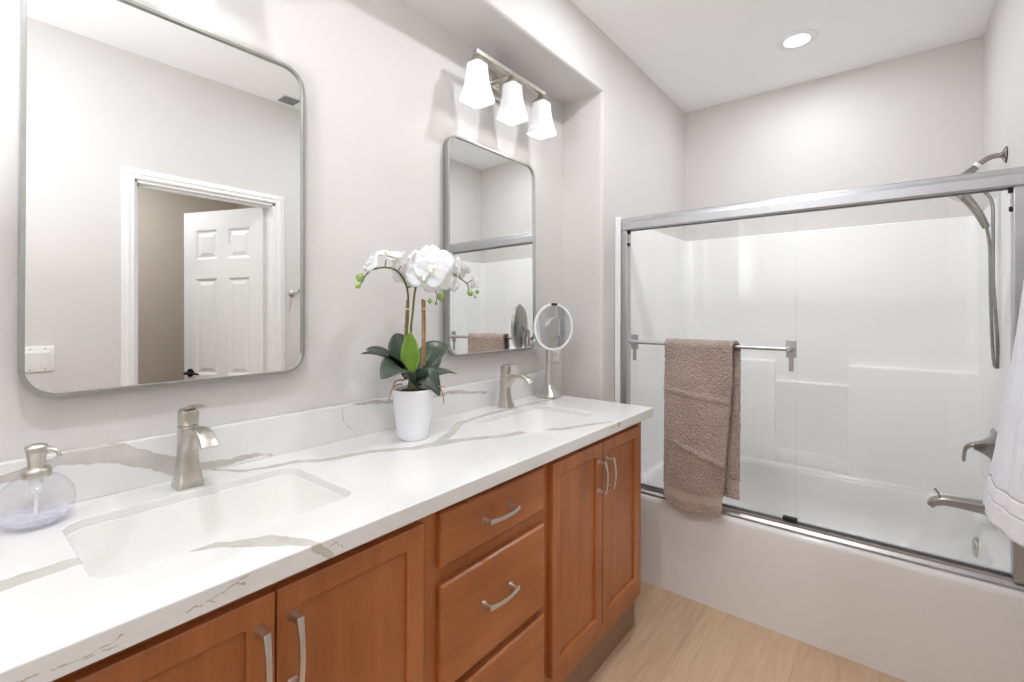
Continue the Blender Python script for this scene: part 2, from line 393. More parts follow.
# ------------------------------------------------------------------ room shell
struct('floor', B(-.12, 3.2, YREAR - .1, YB + .1, -.06, 0), FLOOR, smooth=False)
struct('ceiling', B(-.12, XW + .12, YREAR - .1, YB + .1, ZC, ZC + .06), CEIL, smooth=False)
def left_wall():
    bm = bmesh.new(); yL, r = -.30, .022; X = D
    def ring(e, x): return [Vector((x, yL - e, 0)), Vector((x, yL - e, ZN + e)), Vector((x, YN + e, ZN + e)), Vector((x, YN + e, 0))]
    rings = [[Vector((X, YREAR, 0)), Vector((X, YREAR, ZC)), Vector((X, YB, ZC)), Vector((X, YB, 0))]]
    for k in range(7):
        a = PI / 2 * k / 6; rings.append(ring(r * (1 - math.sin(a)), X - r * (1 - math.cos(a))))
    rings.append(ring(0, 0))
    loft(bm, rings, False, False, closed=False)
    v = [bm.verts.new(p) for p in ring(0, 0)]; bm.faces.new(v)
    # solid behind
    q = [bm.verts.new(p) for p in ((-.12, YREAR, 0), (-.12, YREAR, ZC), (-.12, YB, ZC), (-.12, YB, 0))]; bm.faces.new(q)
    bmesh.ops.remove_doubles(bm, verts=bm.verts, dist=1e-5); return bm
struct('wall_left', left_wall(), WALL, angle=50)
struct('wall_back', B(-.12, XW + .12, YB, YB + .1, 0, ZC), WALL, smooth=False)
struct('wall_front', B(-.12, XW + .12, YREAR - .1, YREAR, 0, ZC), WALL, smooth=False)
DY0, DY1, DZ = .680, 1.410, 2.083
bm = bmesh.new()
box(bm, XW, XW + .1, YREAR, DY0, 0, ZC); box(bm, XW, XW + .1, DY0, DY1, DZ, ZC); box(bm, XW, XW + .1, DY1, YB, 0, ZC)
box(bm, XR, XW, YT + .02, YB, 0, ZC)
struct('wall_right', bm, WALL, smooth=False)
# hall beyond the doorway
HX = 2.95
bm = bmesh.new(); box(bm, HX, HX + .08, YREAR, 2.6, 0, 2.5); struct('wall_hall_far', bm, HALLW, smooth=False)
struct('wall_hall_left', B(XW + .1, HX, YREAR - .08, YREAR, 0, 2.5), HALLW, smooth=False)
struct('wall_hall_right', B(XW + .1, HX, 1.62, 1.70, 0, 2.5), HALLW, smooth=False)
struct('ceiling_hall', B(XW + .1, HX + .08, YREAR - .08, 2.6, 2.5, 2.56), CEIL, smooth=False)
# door casing: stepped profile
def casing():
    bm = bmesh.new(); wd = .056
    for x0, x1, a, b in ((XW - .010, XW, 0, wd), (XW - .016, XW - .010, .004, wd - .02), (XW - .020, XW - .016, .030, wd - .030)):
        a0, b0 = a, b
        box(bm, x0, x1, DY0 - b0, DY0 - a0 + .0, 0, DZ + b0); box(bm, x0, x1, DY1 + a0, DY1 + b0, 0, DZ + b0); box(bm, x0, x1, DY0 - a0, DY1 + a0, DZ + a0, DZ + b0)
    # jamb lining
    box(bm, XW, XW + .1, DY0, DY0 + .010, 0, DZ); box(bm, XW, XW + .1, DY1 - .014, DY1, 0, DZ); box(bm, XW, XW + .1, DY0, DY1, DZ - .014, DZ)
    box(bm, XW + .045, XW + .058, DY0 + .014, DY0 + .026, 0, DZ - .014); box(bm, XW + .045, XW + .058, DY0, DY1, DZ - .026, DZ - .014)
    return bm
struct('trim_1', casing(), TRIM, smooth=False)
# six-panel door, swung into the hall
def door():
    w, h, t = .640, 2.056, .035
    cols = [(.10, .275), (.365, .54)]; rows = [(.22, .80), (.95, 1.60), (1.73, 1.93)]
    bm = bmesh.new(); rail = .010
    us = sorted({0, w} | {c for a in cols for c in a}); zs = sorted({0, h} | {c for a in rows for c in a})
    for i in range(len(us) - 1):
        for j in range(len(zs) - 1):
            u0, u1, z0, z1 = us[i], us[i + 1], zs[j], zs[j + 1]
            if (u0, u1) in cols and (z0, z1) in rows:
                for sgn in (0, 1):
                    def P(u, z, dpt): return Vector((u, dpt if sgn == 0 else t - dpt, z))
                    rings = []
                    for ins, dp in ((0, 0), (.014, .009), (.022, .009), (.045, .002)):
                        rings.append([P(u0 + ins, z0 + ins, dp), P(u1 - ins, z0 + ins, dp), P(u1 - ins, z1 - ins, dp), P(u0 + ins, z1 - ins, dp)])
                    loft(bm, rings, False, True)
            else:
                for y in (0, t):
                    bm.faces.new([bm.verts.new(p) for p in ((u0, y, z0), (u1, y, z0), (u1, y, z1), (u0, y, z1))])
    for a, b in (((0, 0), (0, h)), ((w, 0), (w, h))):
        bm.faces.new([bm.verts.new(p) for p in ((a[0], 0, 0), (a[0], t, 0), (a[0], t, h), (a[0], 0, h))])
    for z in (0, h): bm.faces.new([bm.verts.new(p) for p in ((0, 0, z), (w, 0, z), (w, t, z), (0, t, z))])
    bmesh.ops.remove_doubles(bm, verts=bm.verts, dist=1e-5); return bm
dr = struct('door_1', door(), DOORM, smooth=False)
hp = Vector((XW + .085, 1.368, .012)); dirv = Vector((.575, -.268, 0)).normalized()
dr.location = hp; dr.rotation_euler = (0, 0, math.atan2(dirv.y, dirv.x))
bm = bmesh.new()
for sy, y0 in ((-1, 0), (1, .035)):
    lathe(bm, (.585, y0, .96), [(.028, 0), (.028, sy * .006), (.012, sy * .010), (.010, sy * .045)], 20, 'y')
    tube(bm, smoothpath([(.585, y0 + sy * .040, .96), (.55, y0 + sy * .046, .962), (.50, y0 + sy * .044, .958), (.475, y0 + sy * .042, .956)]), [.009, .008, .006], 10)
obj('door_handle', bm, BRONZE, dr, local=True)

# ------------------------------------------------------------------ recessed lights
def can(x, y, z, label, power, size=.13, name='recessed_light'):
    t = thing(name, (x, y, z), label, 'ceiling light')
    bm = bmesh.new(); lathe(bm, (x, y, z), [(.058, -.001), (.058, -.004), (.092, -.004), (.094, 0)], 40, cap0=False, cap1=False)
    obj('trim_ring', bm, TRIM, t)
    bm = bmesh.new(); lathe(bm, (x, y, z), [(.058, -.0035), (.045, -.006), (.001, -.007)], 40, cap0=False); obj('lens', bm, CANLENS, t, angle=80)
    l = bpy.data.lights.new('can_lamp', 'AREA'); l.shape = 'DISK'; l.size = size; l.energy = power; l.color = LIGHT_COL; l.spread = PI
    lo = bpy.data.objects.new('can_lamp', l); COL.objects.link(lo); lo.parent = t; lo.location = (0, 0, -.012); return t
can(.997, 2.803, ZC, 'round lit recessed light in the ceiling above the bathtub', TUB_POWER)
can(.82, 1.68, ZC, 'round recessed light in the ceiling in front of the vanity, out of frame', CAN_POWER)
can(.82, .10, ZC, 'round recessed light in the ceiling behind the camera, out of frame', CAN_POWER)
can(2.4, .6, 2.5, 'round recessed light in the hall ceiling beyond the doorway', HALL_POWER)
# ceiling vent (seen in the large mirror)
t = thing('ceiling_vent', (1.70, 1.46, ZC), 'small grey louvred ceiling vent seen in the corner of the larger mirror', 'vent')
obj('vent_frame', B(1.64, 1.76, 1.40, 1.52, ZC - .006, ZC), TRIM, t, bevel=.002)
bm = bmesh.new()
for k in range(8): box(bm, 1.65, 1.75, 1.410 + k * .0128, 1.4165 + k * .0128, ZC - .012, ZC - .006)
obj('louvre', bm, GREYP, t, smooth=False)

# ------------------------------------------------------------------ vanity cabinets
XB, XD = .54, .56
def shaker(y0, y1, z0, z1):
    bm = bmesh.new(); s = .045
    def ring(x, i): return [Vector((x, y0 + i, z0 + i)), Vector((x, y1 - i, z0 + i)), Vector((x, y1 - i, z1 - i)), Vector((x, y0 + i, z1 - i))]
    loft(bm, [ring(XB + .001, 0), ring(XD - .002, 0), ring(XD, .003), ring(XD, s - .005), ring(XD - .003, s), ring(XD - .010, s), ring(XD - .010, s + .002)], True, True)
    return bm
def pull(center, vertical, L=.128):
    """arched bar pull standing off the front"""
    c = Vector(center); ax = Vector((0, 0, 1)) if vertical else Vector((0, 1, 0)); side = Vector((0, 1, 0)) if vertical else Vector((0, 0, 1)); o = Vector((1, 0, 0)); h = L / 2
    bm = bmesh.new()
    bar = [c + ax * (-h + 2 * h * k / 16) + o * (.026 + .009 * math.sin(PI * k / 16)) for k in range(17)]
    sweep_rect(bm, bar, side, [.013, .010, .010, .010, .013], .006, .3)
    for s in (-1, 1):
        p = c + ax * s * (h - .006)
        rings = []
        for d, wv in ((0, .017), (.003, .0155), (.010, .0115), (.028, .011)):
            rings.append([p + o * d + ax * a + side * b for a, b in rrect(wv * .85, wv, .002, 2)])
        loft(bm, rings)
    return bm
def cabinet(y0, y1, label, kind):
    t = thing('vanity_cabinet', (.28, (y0 + y1) / 2, 0), label, 'cabinet')
    bm = bmesh.new()
    box(bm, .012, XB - .02, y0, y0 + .018, .145, .900); box(bm, .012, XB - .02, y1 - .018, y1, .145, .900)
    box(bm, .012, XB - .02, y0 + .018, y1 - .018, .145, .163); box(bm, .012, .02, y0 + .018, y1 - .018, .163, .900)
    obj('carcass', bm, WOODV, t, smooth=False)
    st = .030; bm = bmesh.new()
    box(bm, XB - .02, XB, y0, y0 + st, .145, .900); box(bm, XB - .02, XB, y1 - st, y1, .145, .900)
    box(bm, XB - .02, XB, y0 + st, y1 - st, .145, .215); box(bm, XB - .02, XB, y0 + st, y1 - st, .862, .900)
    if kind == 'drawers':
        box(bm, XB - .02, XB, y0 + st, y1 - st, .700, .760); box(bm, XB - .02, XB, y0 + st, y1 - st, .425, .470)
    else:
        m = (y0 + y1) / 2; box(bm, XB - .02, XB, m - .02, m + .02, .215, .862)
    obj('face_frame', bm, WOODV, t, smooth=False)
    bm = B(.08, .512, y0 + .001, y1 - .001, 0, .145); obj('toe_kick', bm, TOEM, t, smooth=False)
    return t
# left sink base
t = cabinet(-.02, .722, 'cherry wood cabinet with two doors under the nearer sink', 'doors')
for (a, b, hy) in ((.048, .369, .343), (.372, .694, .398)):
    d = obj('door', shaker(a, b, .214, .876), WOODV, t, smooth=False); obj('handle', pull((XD, hy, .765), True), NICKEL_D, d)
# drawer base
t = cabinet(.722, 1.186, 'cherry wood bank of three drawers between the two sink cabinets', 'drawers')
for z0, z1, hz in ((.752, .880, .818), (.462, .710, .602), (.208, .438, .325)):
    bm = bmesh.new(); y0, y1 = .747, 1.167
    def ring(x, i): return [Vector((x, y0 + i, z0 + i)), Vector((x, y1 - i, z0 + i)), Vector((x, y1 - i, z1 - i)), Vector((x, y0 + i, z1 - i))]
    loft(bm, [ring(XB + .001, 0), ring(XD - .007, 0), ring(XD - .002, .003), ring(XD, .006)])
    d = obj('drawer', bm, WOODH, t, smooth=False); obj('handle', pull((XD, .945, hz), False, .120), NICKEL_D, d)
# right sink base
t = cabinet(1.186, 1.912, 'cherry wood cabinet with two doors under the farther sink, next to the bathtub', 'doors')
for (a, b, hy) in ((1.209, 1.530, 1.500), (1.533, 1.852, 1.563)):
    d = obj('door', shaker(a, b, .214, .876), WOODV, t, smooth=False); obj('handle', pull((XD, hy, .762), True, .114), NICKEL_D, d)

# ------------------------------------------------------------------ countertop with sink cut-outs
SINKS = [(.285, .381, .305, .446, 'nearer'), (.300, 1.480, .285, .415, 'farther')]   # cx, cy, size x, size y
YE = 1.945; YS = -.10
def slab():
    bm = bmesh.new(); loops = [[(.0015, YS), (XF, YS), (XF, YE), (.0015, YE)]]
    for cx, cy, wx, wy, _ in SINKS: loops.append([(cx + x, cy + y) for x, y in rrect(wx, wy, .04, 6)])
    edges = []
    for lp in loops:
        v = [bm.verts.new((x, y, HC)) for x, y in lp]
        edges += [bm.edges.new((v[i], v[(i + 1) % len(v)])) for i in range(len(v))]
    bmesh.ops.triangle_fill(bm, use_beauty=True, use_dissolve=False, edges=edges)
    r = bmesh.ops.extrude_face_region(bm, geom=bm.faces[:])
    bmesh.ops.translate(bm, verts=[g for g in r['geom'] if isinstance(g, bmesh.types.BMVert)], vec=(0, 0, -.038)); return bm
ct = obj('countertop', slab(), QUARTZ, bevel=.003, smooth=False, segs=3)
tag(ct, 'long white quartz countertop with grey veins spanning all three vanity cabinets', 'countertop'); origin(ct, (.29, .92, HC - .038))
obj('backsplash', B(.0015, .020, YS, YE, HC, 1.05), QUARTZ, ct, bevel=.002, smooth=False)

for cx, cy, wx, wy, which in SINKS:
    t = thing('sink', (cx, cy, HC - .04), 'white rectangular undermount sink basin under the %s faucet' % which, 'sink', None)
    bm = bmesh.new(); z = HC - .0385
    rings = [rr3(cx, cy, z + .020, wx - .0015, wy - .0015, .0392, 8), rr3(cx, cy, z + .020, wx - .009, wy - .009, .037, 8), rr3(cx, cy, z - .05, wx - .014, wy - .016, .045, 8),
             rr3(cx, cy, z - .105, wx - .022, wy - .03, .055, 8), rr3(cx, cy, z - .128, wx - .045, wy - .06, .06, 8), rr3(cx, cy, z - .138, wx - .09, wy - .11, .06, 8), rr3(cx, cy, z - .143, .06, .06, .0299, 8)]
    loft(bm, rings, False, True)
    lower = [rr3(cx, cy, z - .152, .07, .07, .034, 8), rr3(cx, cy, z - .149, wx - .08, wy - .10, .06, 8), rr3(cx, cy, z - .11, wx - .002, wy - .01, .05, 8), rr3(cx, cy, z - .006, wx + .03, wy + .03, .05, 8), rr3(cx, cy, z - .006, wx + .05, wy + .05, .06, 8), rr3(cx, cy, z - .0005, wx + .05, wy + .05, .06, 8), rr3(cx, cy, z - .0005, wx - .0015, wy - .0015, .0392, 8), rr3(cx, cy, z + .020, wx - .0015, wy - .0015, .0392, 8)]
    loft(bm, lower, True, False); bmesh.ops.remove_doubles(bm, verts=bm.verts, dist=1e-5)
    obj('basin', bm, CERAMIC, t, angle=60)
    bm = bmesh.new(); lathe(bm, (cx, cy, z - .143), [(.022, .0005), (.024, .003), (.018, .004), (.016, .001), (.014, .006), (.002, .009)], 28)
    obj('drain', bm, CHROME, t)

# ------------------------------------------------------------------ faucets
def faucet(x, y, label):
    t = thing('faucet', (x, y, HC), label, 'faucet', 'brushed nickel single-lever faucets on the countertop')
    bm = bmesh.new(); rings = []
    for z, back, front, wy in ((0, .025, .031, .056), (.004, .025, .031, .056), (.014, .0235, .027, .051), (.04, .0205, .0195, .043), (.07, .019, .016, .038), (.095, .019, .016, .037), (.115, .019, .019, .037), (.138, .019, .022, .037), (.140, .018, .021, .036)):
        rings.append(rr3(x + (front - back) / 2, y, HC + z, front + back, wy, .007, 3))
    loft(bm, rings); obj('body', bm, NICKEL, t, angle=50)
    path = smoothpath([(x + .002, y, HC + .098), (x + .028, y, HC + .122), (x + .062, y, HC + .137), (x + .098, y, HC + .137), (x + .121, y, HC + .127), (x + .134, y, HC + .113)], 6)
    bm = bmesh.new(); sweep_rect(bm, path, (0, 1, 0), [.034, .034, .032, .032, .034, .035], [.040, .030, .018, .014, .013, .012], .25)
    obj('spout', bm, NICKEL, t, angle=50)
    bm = bmesh.new(); lathe(bm, (x, y, HC), [(.015, .139), (.015, .145)], 20)
    loft(bm, [rr3(x, y, HC + .144, .036, .036, .006, 3), rr3(x + .001, y, HC + .170, .037, .037, .006, 3), rr3(x + .002, y, HC + .177, .032, .034, .006, 3)])
    h = obj('handle', bm, NICKEL, t, angle=50)
    path = smoothpath([(x - .010, y, HC + .176), (x + .020, y, HC + .184), (x + .052, y, HC + .193), (x + .080, y, HC + .194)], 5)
    bm = bmesh.new(); sweep_rect(bm, path, (0, 1, 0), [.030, .022, .019, .019], [.010, .008, .006, .004], .3); obj('lever', bm, NICKEL, h, angle=50)
    bm = bmesh.new(); tube(bm, [Vector((x - .030, y, HC)), Vector((x - .030, y, HC + .045))], .0025, 10); lathe(bm, (x - .030, y, HC), [(.004, .043), (.006, .047), (.006, .053), (.003, .057)], 14)
    obj('lift_rod', bm, NICKEL, t); return t
f0 = faucet(.085, .382, 'brushed nickel single-lever faucet behind the nearer sink')
copy_tree(f0, (.085, 1.552, HC), 'brushed nickel single-lever faucet behind the farther sink')

# ------------------------------------------------------------------ wall mirrors
def wall_mirror(yc, label):
    W, H, z0 = .578, .882, 1.171
    t = thing('wall_mirror', (.0105, yc, z0), label, 'mirror', 'brushed metal framed wall mirrors')
    t.rotation_euler = (0, -math.radians(.6), 0)
    def ring(w, h, r, x): return [Vector((x, a, b + H / 2)) for a, b in rrect(w, h, r, 10)]
    bm = bmesh.new(); e = .008
    rs = [ring(W, H, .06, .0), ring(W, H, .06, .0262), ring(W - .001, H - .001, .06, .027), ring(W - 2 * e + .001, H - 2 * e + .001, .053, .027), ring(W - 2 * e, H - 2 * e, .052, .0262), ring(W - 2 * e, H - 2 * e, .052, .0)]
    loft(bm, rs, False, False)
    R0 = rs[0]; bm.verts.ensure_lookup_table(); n = len(R0)
    for i in range(n):
        j = (i + 1) % n; bm.faces.new((bm.verts[j], bm.verts[i], bm.verts[5 * n + i], bm.verts[5 * n + j]))
    obj('frame', bm, FRAME, t, local=True, angle=30)
    bm = bmesh.new(); loft(bm, [ring(W - 2 * e, H - 2 * e, .052, .010), ring(W - 2 * e, H - 2 * e, .052, .020)])
    obj('mirror_glass', bm, MIRROR, t, local=True, angle=30); return t
m0 = wall_mirror(.400, 'large metal framed rounded mirror above the nearer sink, showing the doorway')
copy_tree(m0, (.0105, 1.552, 1.169), 'metal framed rounded mirror above the farther sink, showing the shower door')

# ------------------------------------------------------------------ vanity light bars
def sconce(yc, label):
    t = thing('vanity_light', (0, yc, 2.37), label, 'wall light', 'three-shade vanity lights above the mirrors')
    def V(x, y, z): return Vector((x, y, z))
    bm = bmesh.new(); rs = []
    for x, s in ((.001, .118), (.012, .118), (.018, .105), (.020, .095)): rs.append([V(x, yc + a, 2.345 + b) for a, b in rrect(s, s, .01, 3)])
    loft(bm, rs); obj('backplate', bm, NICKEL, t, angle=40)
    bm = bmesh.new(); sweep_rect(bm, [V(.015, yc, 2.352), V(.06, yc, 2.354), V(.118, yc, 2.356)], (0, 1, 0), .03, .018, .2); obj('arm', bm, NICKEL, t)
    for dy in (-.022, .022):
        bm = bmesh.new(); lathe(bm, (.020, yc + dy, 2.345), [(.006, 0), (.006, .004), (.002, .006)], 12, 'x'); obj('screw', bm, NICKEL, t)
    bm = B(.108, .132, yc - .232, yc + .232, 2.346, 2.364); obj('crossbar', bm, NICKEL, t, bevel=.002)
    for k, dy in enumerate((-.2175, 0, .2175)):
        y = yc + dy; c = V(.12, y, 0)
        bm = bmesh.new(); rs = []
        for z, s in ((2.347, .024), (2.338, .028), (2.328, .040), (2.314, .068), (2.310, .071)): rs.append([V(.12 + a, y + b, z) for a, b in rrect(s, s, s * .12, 3)])
        loft(bm, rs); f = obj('fitter', bm, NICKEL, t, angle=50)
        bm = bmesh.new(); rs = []; n = 12
        for i in range(n + 1):
            q = i / n; z = 2.312 - .143 * q; s = .066 + .014 * q + .038 * q ** 2.4; rs.append([V(.12 + a, y + b, z) for a, b in rrect(s, s, s * .22, 5)])
        for r in rs[-2:]:
            for p in r:
                d = abs(p.x - .12) + abs(p.y - y); p.z -= .013 * (d / .1 - .55) * (1 if r is rs[-1] else .5)
        loft(bm, rs, True, False); s_ = obj('shade', bm, SHADE, t, angle=50)
        sm = s_.modifiers.new('thick', 'SOLIDIFY'); sm.thickness = .003; sm.offset = -1
        bm = bmesh.new(); lathe(bm, (.12, y, 2.225), [(.004, -.02), (.018, -.012), (.024, .004), (.02, .024), (.012, .045), (.012, .084)], 16); obj('bulb', bm, BULB, t)
        l = bpy.data.lights.new('bulb_lamp', 'POINT'); l.energy = BULB_POWER; l.color = (1, .975, .955); l.shadow_soft_size = .022
        lo = bpy.data.objects.new('bulb_lamp', l); COL.objects.link(lo); lo.parent = t; lo.location = (.12, y - yc, 2.20 - 2.37)
    return t
sconce(1.547, 'brushed nickel wall light with three white glass shades above the farther mirror')
sconce(.25, 'brushed nickel wall light with three white glass shades above the nearer mirror, above the frame')

# ------------------------------------------------------------------ bathtub, one piece with apron
TX0, TX1 = D + .002, XR - .002
def tub():
    bm = bmesh.new(); cx = (TX0 + TX1) / 2; y0, y1 = YT, YB - .002; cy = (y0 + y1) / 2; W = TX1 - TX0; H = y1 - y0
    def R(z, wi, hi, r, dy=0): return rr3(cx, cy + dy, z, W - wi, H - hi, r, 8)
    rings = [R(.0, 0, 0, .002), R(.30, 0, 0, .002), R(.405, 0, 0, .002), R(.422, .004, .004, .004), R(ZT, .02, .02, .012),
             R(ZT, .10, .20, .16, .0), R(ZT - .006, .125, .23, .18), R(ZT - .03, .14, .25, .19), R(.28, .165, .29, .20), R(.14, .26, .36, .2), R(.095, .38, .44, .2), R(.085, .55, .6, .18)]
    loft(bm, rings, True, True); return bm
tb = obj('bathtub', tub(), ACRYL, angle=50)
tag(tb, 'white built-in bathtub with a flat apron behind the sliding glass doors', 'bathtub'); origin(tb, ((TX0 + TX1) / 2, (YT + YB) / 2, 0))
bm = bmesh.new(); lathe(bm, (1.675, 2.83, .340), [(.043, .004), (.043, -.016), (.036, -.024), (.004, -.016)], 28, 'x'); obj('overflow_plate', bm, NICKEL, tb)

# surround: moulded wall panels with ledge and niche
def surround():
    bm = bmesh.new(); t = .018; zt = 1.845; x0, x1, yb = TX0, TX1, YB - .002; yf = YT + .012
    z0 = ZT - .004
    # continuous C-shaped upper sheet with coved corners
    def prof(o):
        r = .05; P = [Vector((x0 + o, yf, 0))]
        for k in range(7):
            a = PI - PI / 2 * k / 6; P.append(Vector((x0 + o + r + r * math.cos(a), yb - o - r + r * math.sin(a), 0)))
        for k in range(7):
            a = PI / 2 - PI / 2 * k / 6; P.append(Vector((x1 - o - r + r * math.cos(a), yb - o - r + r * math.sin(a), 0)))
        P.append(Vector((x1 - o, yf, 0))); return P
    def at(P, z): return [Vector((p.x, p.y, z)) for p in P]
    loft(bm, [at(prof(t), z0), at(prof(t), zt - .008), at(prof(t - .003), zt - .002), at(prof(t - .008), zt), at(prof(0.0), zt)], False, False, closed=False)
    box(bm, x0 + .001, x0 + .030, YT + .006, YT + .036, z0, zt)
    # lower moulded blocks with a recess between them
    def block(a0, a1, y0, z1, r=.016):
        rs = []
        for ins, z in ((0, z0), (0, z1 - r), (.005, z1 - .005), (r, z1)):
            rs.append([Vector((a0 + ins * .6, y0 + ins, z)), Vector((a1 - ins * .6, y0 + ins, z)), Vector((a1 - ins * .6, yb - t + .004, z)), Vector((a0 + ins * .6, yb - t + .004, z))])
        loft(bm, rs, False, True)
    block(x0 + t - .004, .82, YB - .075, 1.05); block(1.19, x1 - t + .004, YB - .075, 1.05); block(.815, 1.195, YB - .05, .52, .02)
    block(.815, 1.195, YB - .045, .93, .006)
    return bm
sr = obj('tub_surround', surround(), TILE, angle=40)
tag(sr, 'white moulded shower surround with faint tile lines and a ledge above the bathtub', 'shower surround'); origin(sr, (1.0, YB - .01, ZT))
md = sr.modifiers.new('bevel', 'BEVEL'); md.width = .006; md.segments = 2; md.limit_method = 'ANGLE'; md.angle_limit = math.radians(40)

# ------------------------------------------------------------------ sliding shower doors
YF = 2.293
t = thing('shower_door_frame', (1.0, YF, ZT), 'brushed aluminium frame of the sliding shower doors standing on the bathtub rim', 'shower frame')
FX0, FX1 = TX0 + .031, TX1 - .019
bm = bmesh.new()   # header with a moulded profile
prof = [(-.030, 1.772), (-.033, 1.778), (-.033, 1.812), (-.030, 1.818), (-.028, 1.832), (-.016, 1.838), (.022, 1.838), (.028, 1.830), (.028, 1.772), (.020, 1.772), (.020, 1.80), (-.020, 1.80), (-.020, 1.772)]
loft(bm, [[Vector((x, YF + a, b)) for a, b in prof] for x in (FX0, FX1)]); obj('header_rail', bm, ALU, t, angle=25)
for xa, xb in ((FX0, FX0 + .030), (FX1 - .030, FX1)):
    bm = B(xa, xb, YF - .026, YF + .024, ZT + .022, 1.774); obj('side_post', bm, ALU, t, bevel=.003)
bm = bmesh.new(); prof = [(-.030, ZT + .001), (-.030, ZT + .010), (-.018, ZT + .020), (-.018, ZT + .030), (-.014, ZT + .030), (-.014, ZT + .012), (.012, ZT + .012), (.012, ZT + .034), (.026, ZT + .034), (.028, ZT + .001)]
loft(bm, [[Vector((x, YF + a, b)) for a, b in prof] for x in (FX0, FX1)]); obj('bottom_track', bm, ALU, t, angle=25)
for x, z in ((FX0 + .034, 1.700), (FX1 - .034, 1.700), (FX0 + .036, 1.762), (FX1 - .036, 1.762)):
    bm = bmesh.new(); lathe(bm, (x, YF - .012, z), [(.008, -.004), (.009, 0), (.008, .006)], 14, 'x'); obj('bumper', bm, BLACK, t)
def glass_panel(x0, x1, y, label):
    t = thing('glass_door_panel', ((x0 + x1) / 2, y, ZT + .045), label, 'glass door', 'sliding glass shower door panels')
    obj('glass', B(x0, x1, y - .003, y + .003, ZT + .038, 1.775), GLASS, t, smooth=False); return t
gp = glass_panel(.306, 1.066, YF - .004, 'clear glass sliding door panel with a towel bar, on the left of the shower opening')
bm = bmesh.new(); tube(bm, [Vector((.355, 2.237, 1.196)), Vector((1.05, 2.237, 1.196))], .0085, 16); obj('towel_bar', bm, ALU, gp)
for x, sx in ((.345, 1), (1.046, -1)):
    bm = bmesh.new(); box(bm, x - .019, x + .019, YF - .014, YF - .0075, 1.158, 1.232); box(bm, x - .009, x + .009, YF - .013, YF - .0075, 1.10, 1.158)
    lathe(bm, (x + sx * .004, 2.237, 1.196), [(.010, -.013), (.012, 0), (.010, YF - .01 - 2.237)], 16, 'y')
    obj('bar_bracket', bm, ALU, gp, bevel=.0015)
bm = B(1.015, 1.068, YF - .018, YF + .004, ZT + .037, ZT + .054); obj('bottom_guide', bm, BLACK, gp, bevel=.002)
glass_panel(1.058, 1.692, YF + .008, 'clear glass sliding door panel on the right, in front of the tub spout')

# ------------------------------------------------------------------ shower fittings on the right wall of the tub
XS = XR - .0205
t = thing('hand_shower', (XS, 2.76, 2.0), 'brushed nickel shower arm with a hand shower and hanging hose at the far right', 'shower head')
bm = bmesh.new(); lathe(bm, (XR, 2.755, 1.998), [(.030, -.0005), (.030, -.004), (.024, -.010), (.012, -.014), (.011, -.02)], 28, 'x'); obj('flange', bm, NICKEL_S, t)
bm = bmesh.new(); lathe(bm, (XR, 2.755, 1.998), [(.033, -.0002), (.033, -.003)], 28, 'x'); obj('gasket', bm, BLACK, t)
arm = smoothpath([(XR - .012, 2.755, 1.998), (XR - .045, 2.755, 1.996), (XR - .078, 2.755, 1.975), (XR - .105, 2.755, 1.948)], 8)
bm = bmesh.new(); tube(bm, arm, .0105, 14); obj('shower_arm', bm, NICKEL_S, t)
bm = bmesh.new(); tube(bm, [Vector((XR - .080, 2.755, 1.973)), Vector((XR - .090, 2.755, 1.963))], .0150, 18); obj('collar', bm, PLAST, t)
bm = bmesh.new(); tube(bm, smoothpath([(XR - .091, 2.755, 1.962), (XR - .110, 2.755, 1.943), (XR - .135, 2.755, 1.918), (XR - .150, 2.755, 1.895)], 4), [.0125, .018, .02], 18); obj('diverter', bm, NICKEL_S, t)
bm = bmesh.new(); tube(bm, smoothpath([(XR - .135, 2.755, 1.925), (XR - .160, 2.757, 1.885), (XR - .165, 2.76, 1.862)], 4), [.012, .016, .013], 14); obj('holder', bm, BLACK, t)
hp_ = smoothpath([(XR - .150, 2.765, 1.872), (XR - .118, 2.770, 1.838), (XR - .082, 2.775, 1.775), (XR - .055, 2.78, 1.708)], 8)
bm = bmesh.new(); tube(bm, hp_, [.020, .019, .0165, .015, .013], 18); hd = obj('hand_shower_handle', bm, NICKEL_S, t)
bm = bmesh.new(); q = Vector((XR - .150, 2.765, 1.868)); d = Vector((-.62, 0, -.78)).normalized(); tube(bm, [q - d * .022, q - d * .008, q + d * .016, q + d * .022], [.018, .038, .044, .042], 24); obj('spray_head', bm, NICKEL_S, t)
bm = bmesh.new()
hose = smoothpath([(XR - .055, 2.78, 1.712), (XR - .045, 2.782, 1.62), (XR - .043, 2.785, 1.45), (XR - .038, 2.785, 1.25), (XR - .034, 2.780, 1.15), (XR - .028, 2.775, 1.125), (XR - .024, 2.765, 1.15), (XR - .030, 2.75, 1.30), (XR - .040, 2.745, 1.50), (XR - .040, 2.745, 1.70), (XR - .046, 2.75, 1.82), (XR - .095, 2.755, 1.89), (XR - .130, 2.757, 1.915)], 10)
rads = [.0056 + (.0006 if i % 2 else 0) for i in range(len(hose))]
tube(bm, hose, rads, 12); obj('hose', bm, HOSE, t)

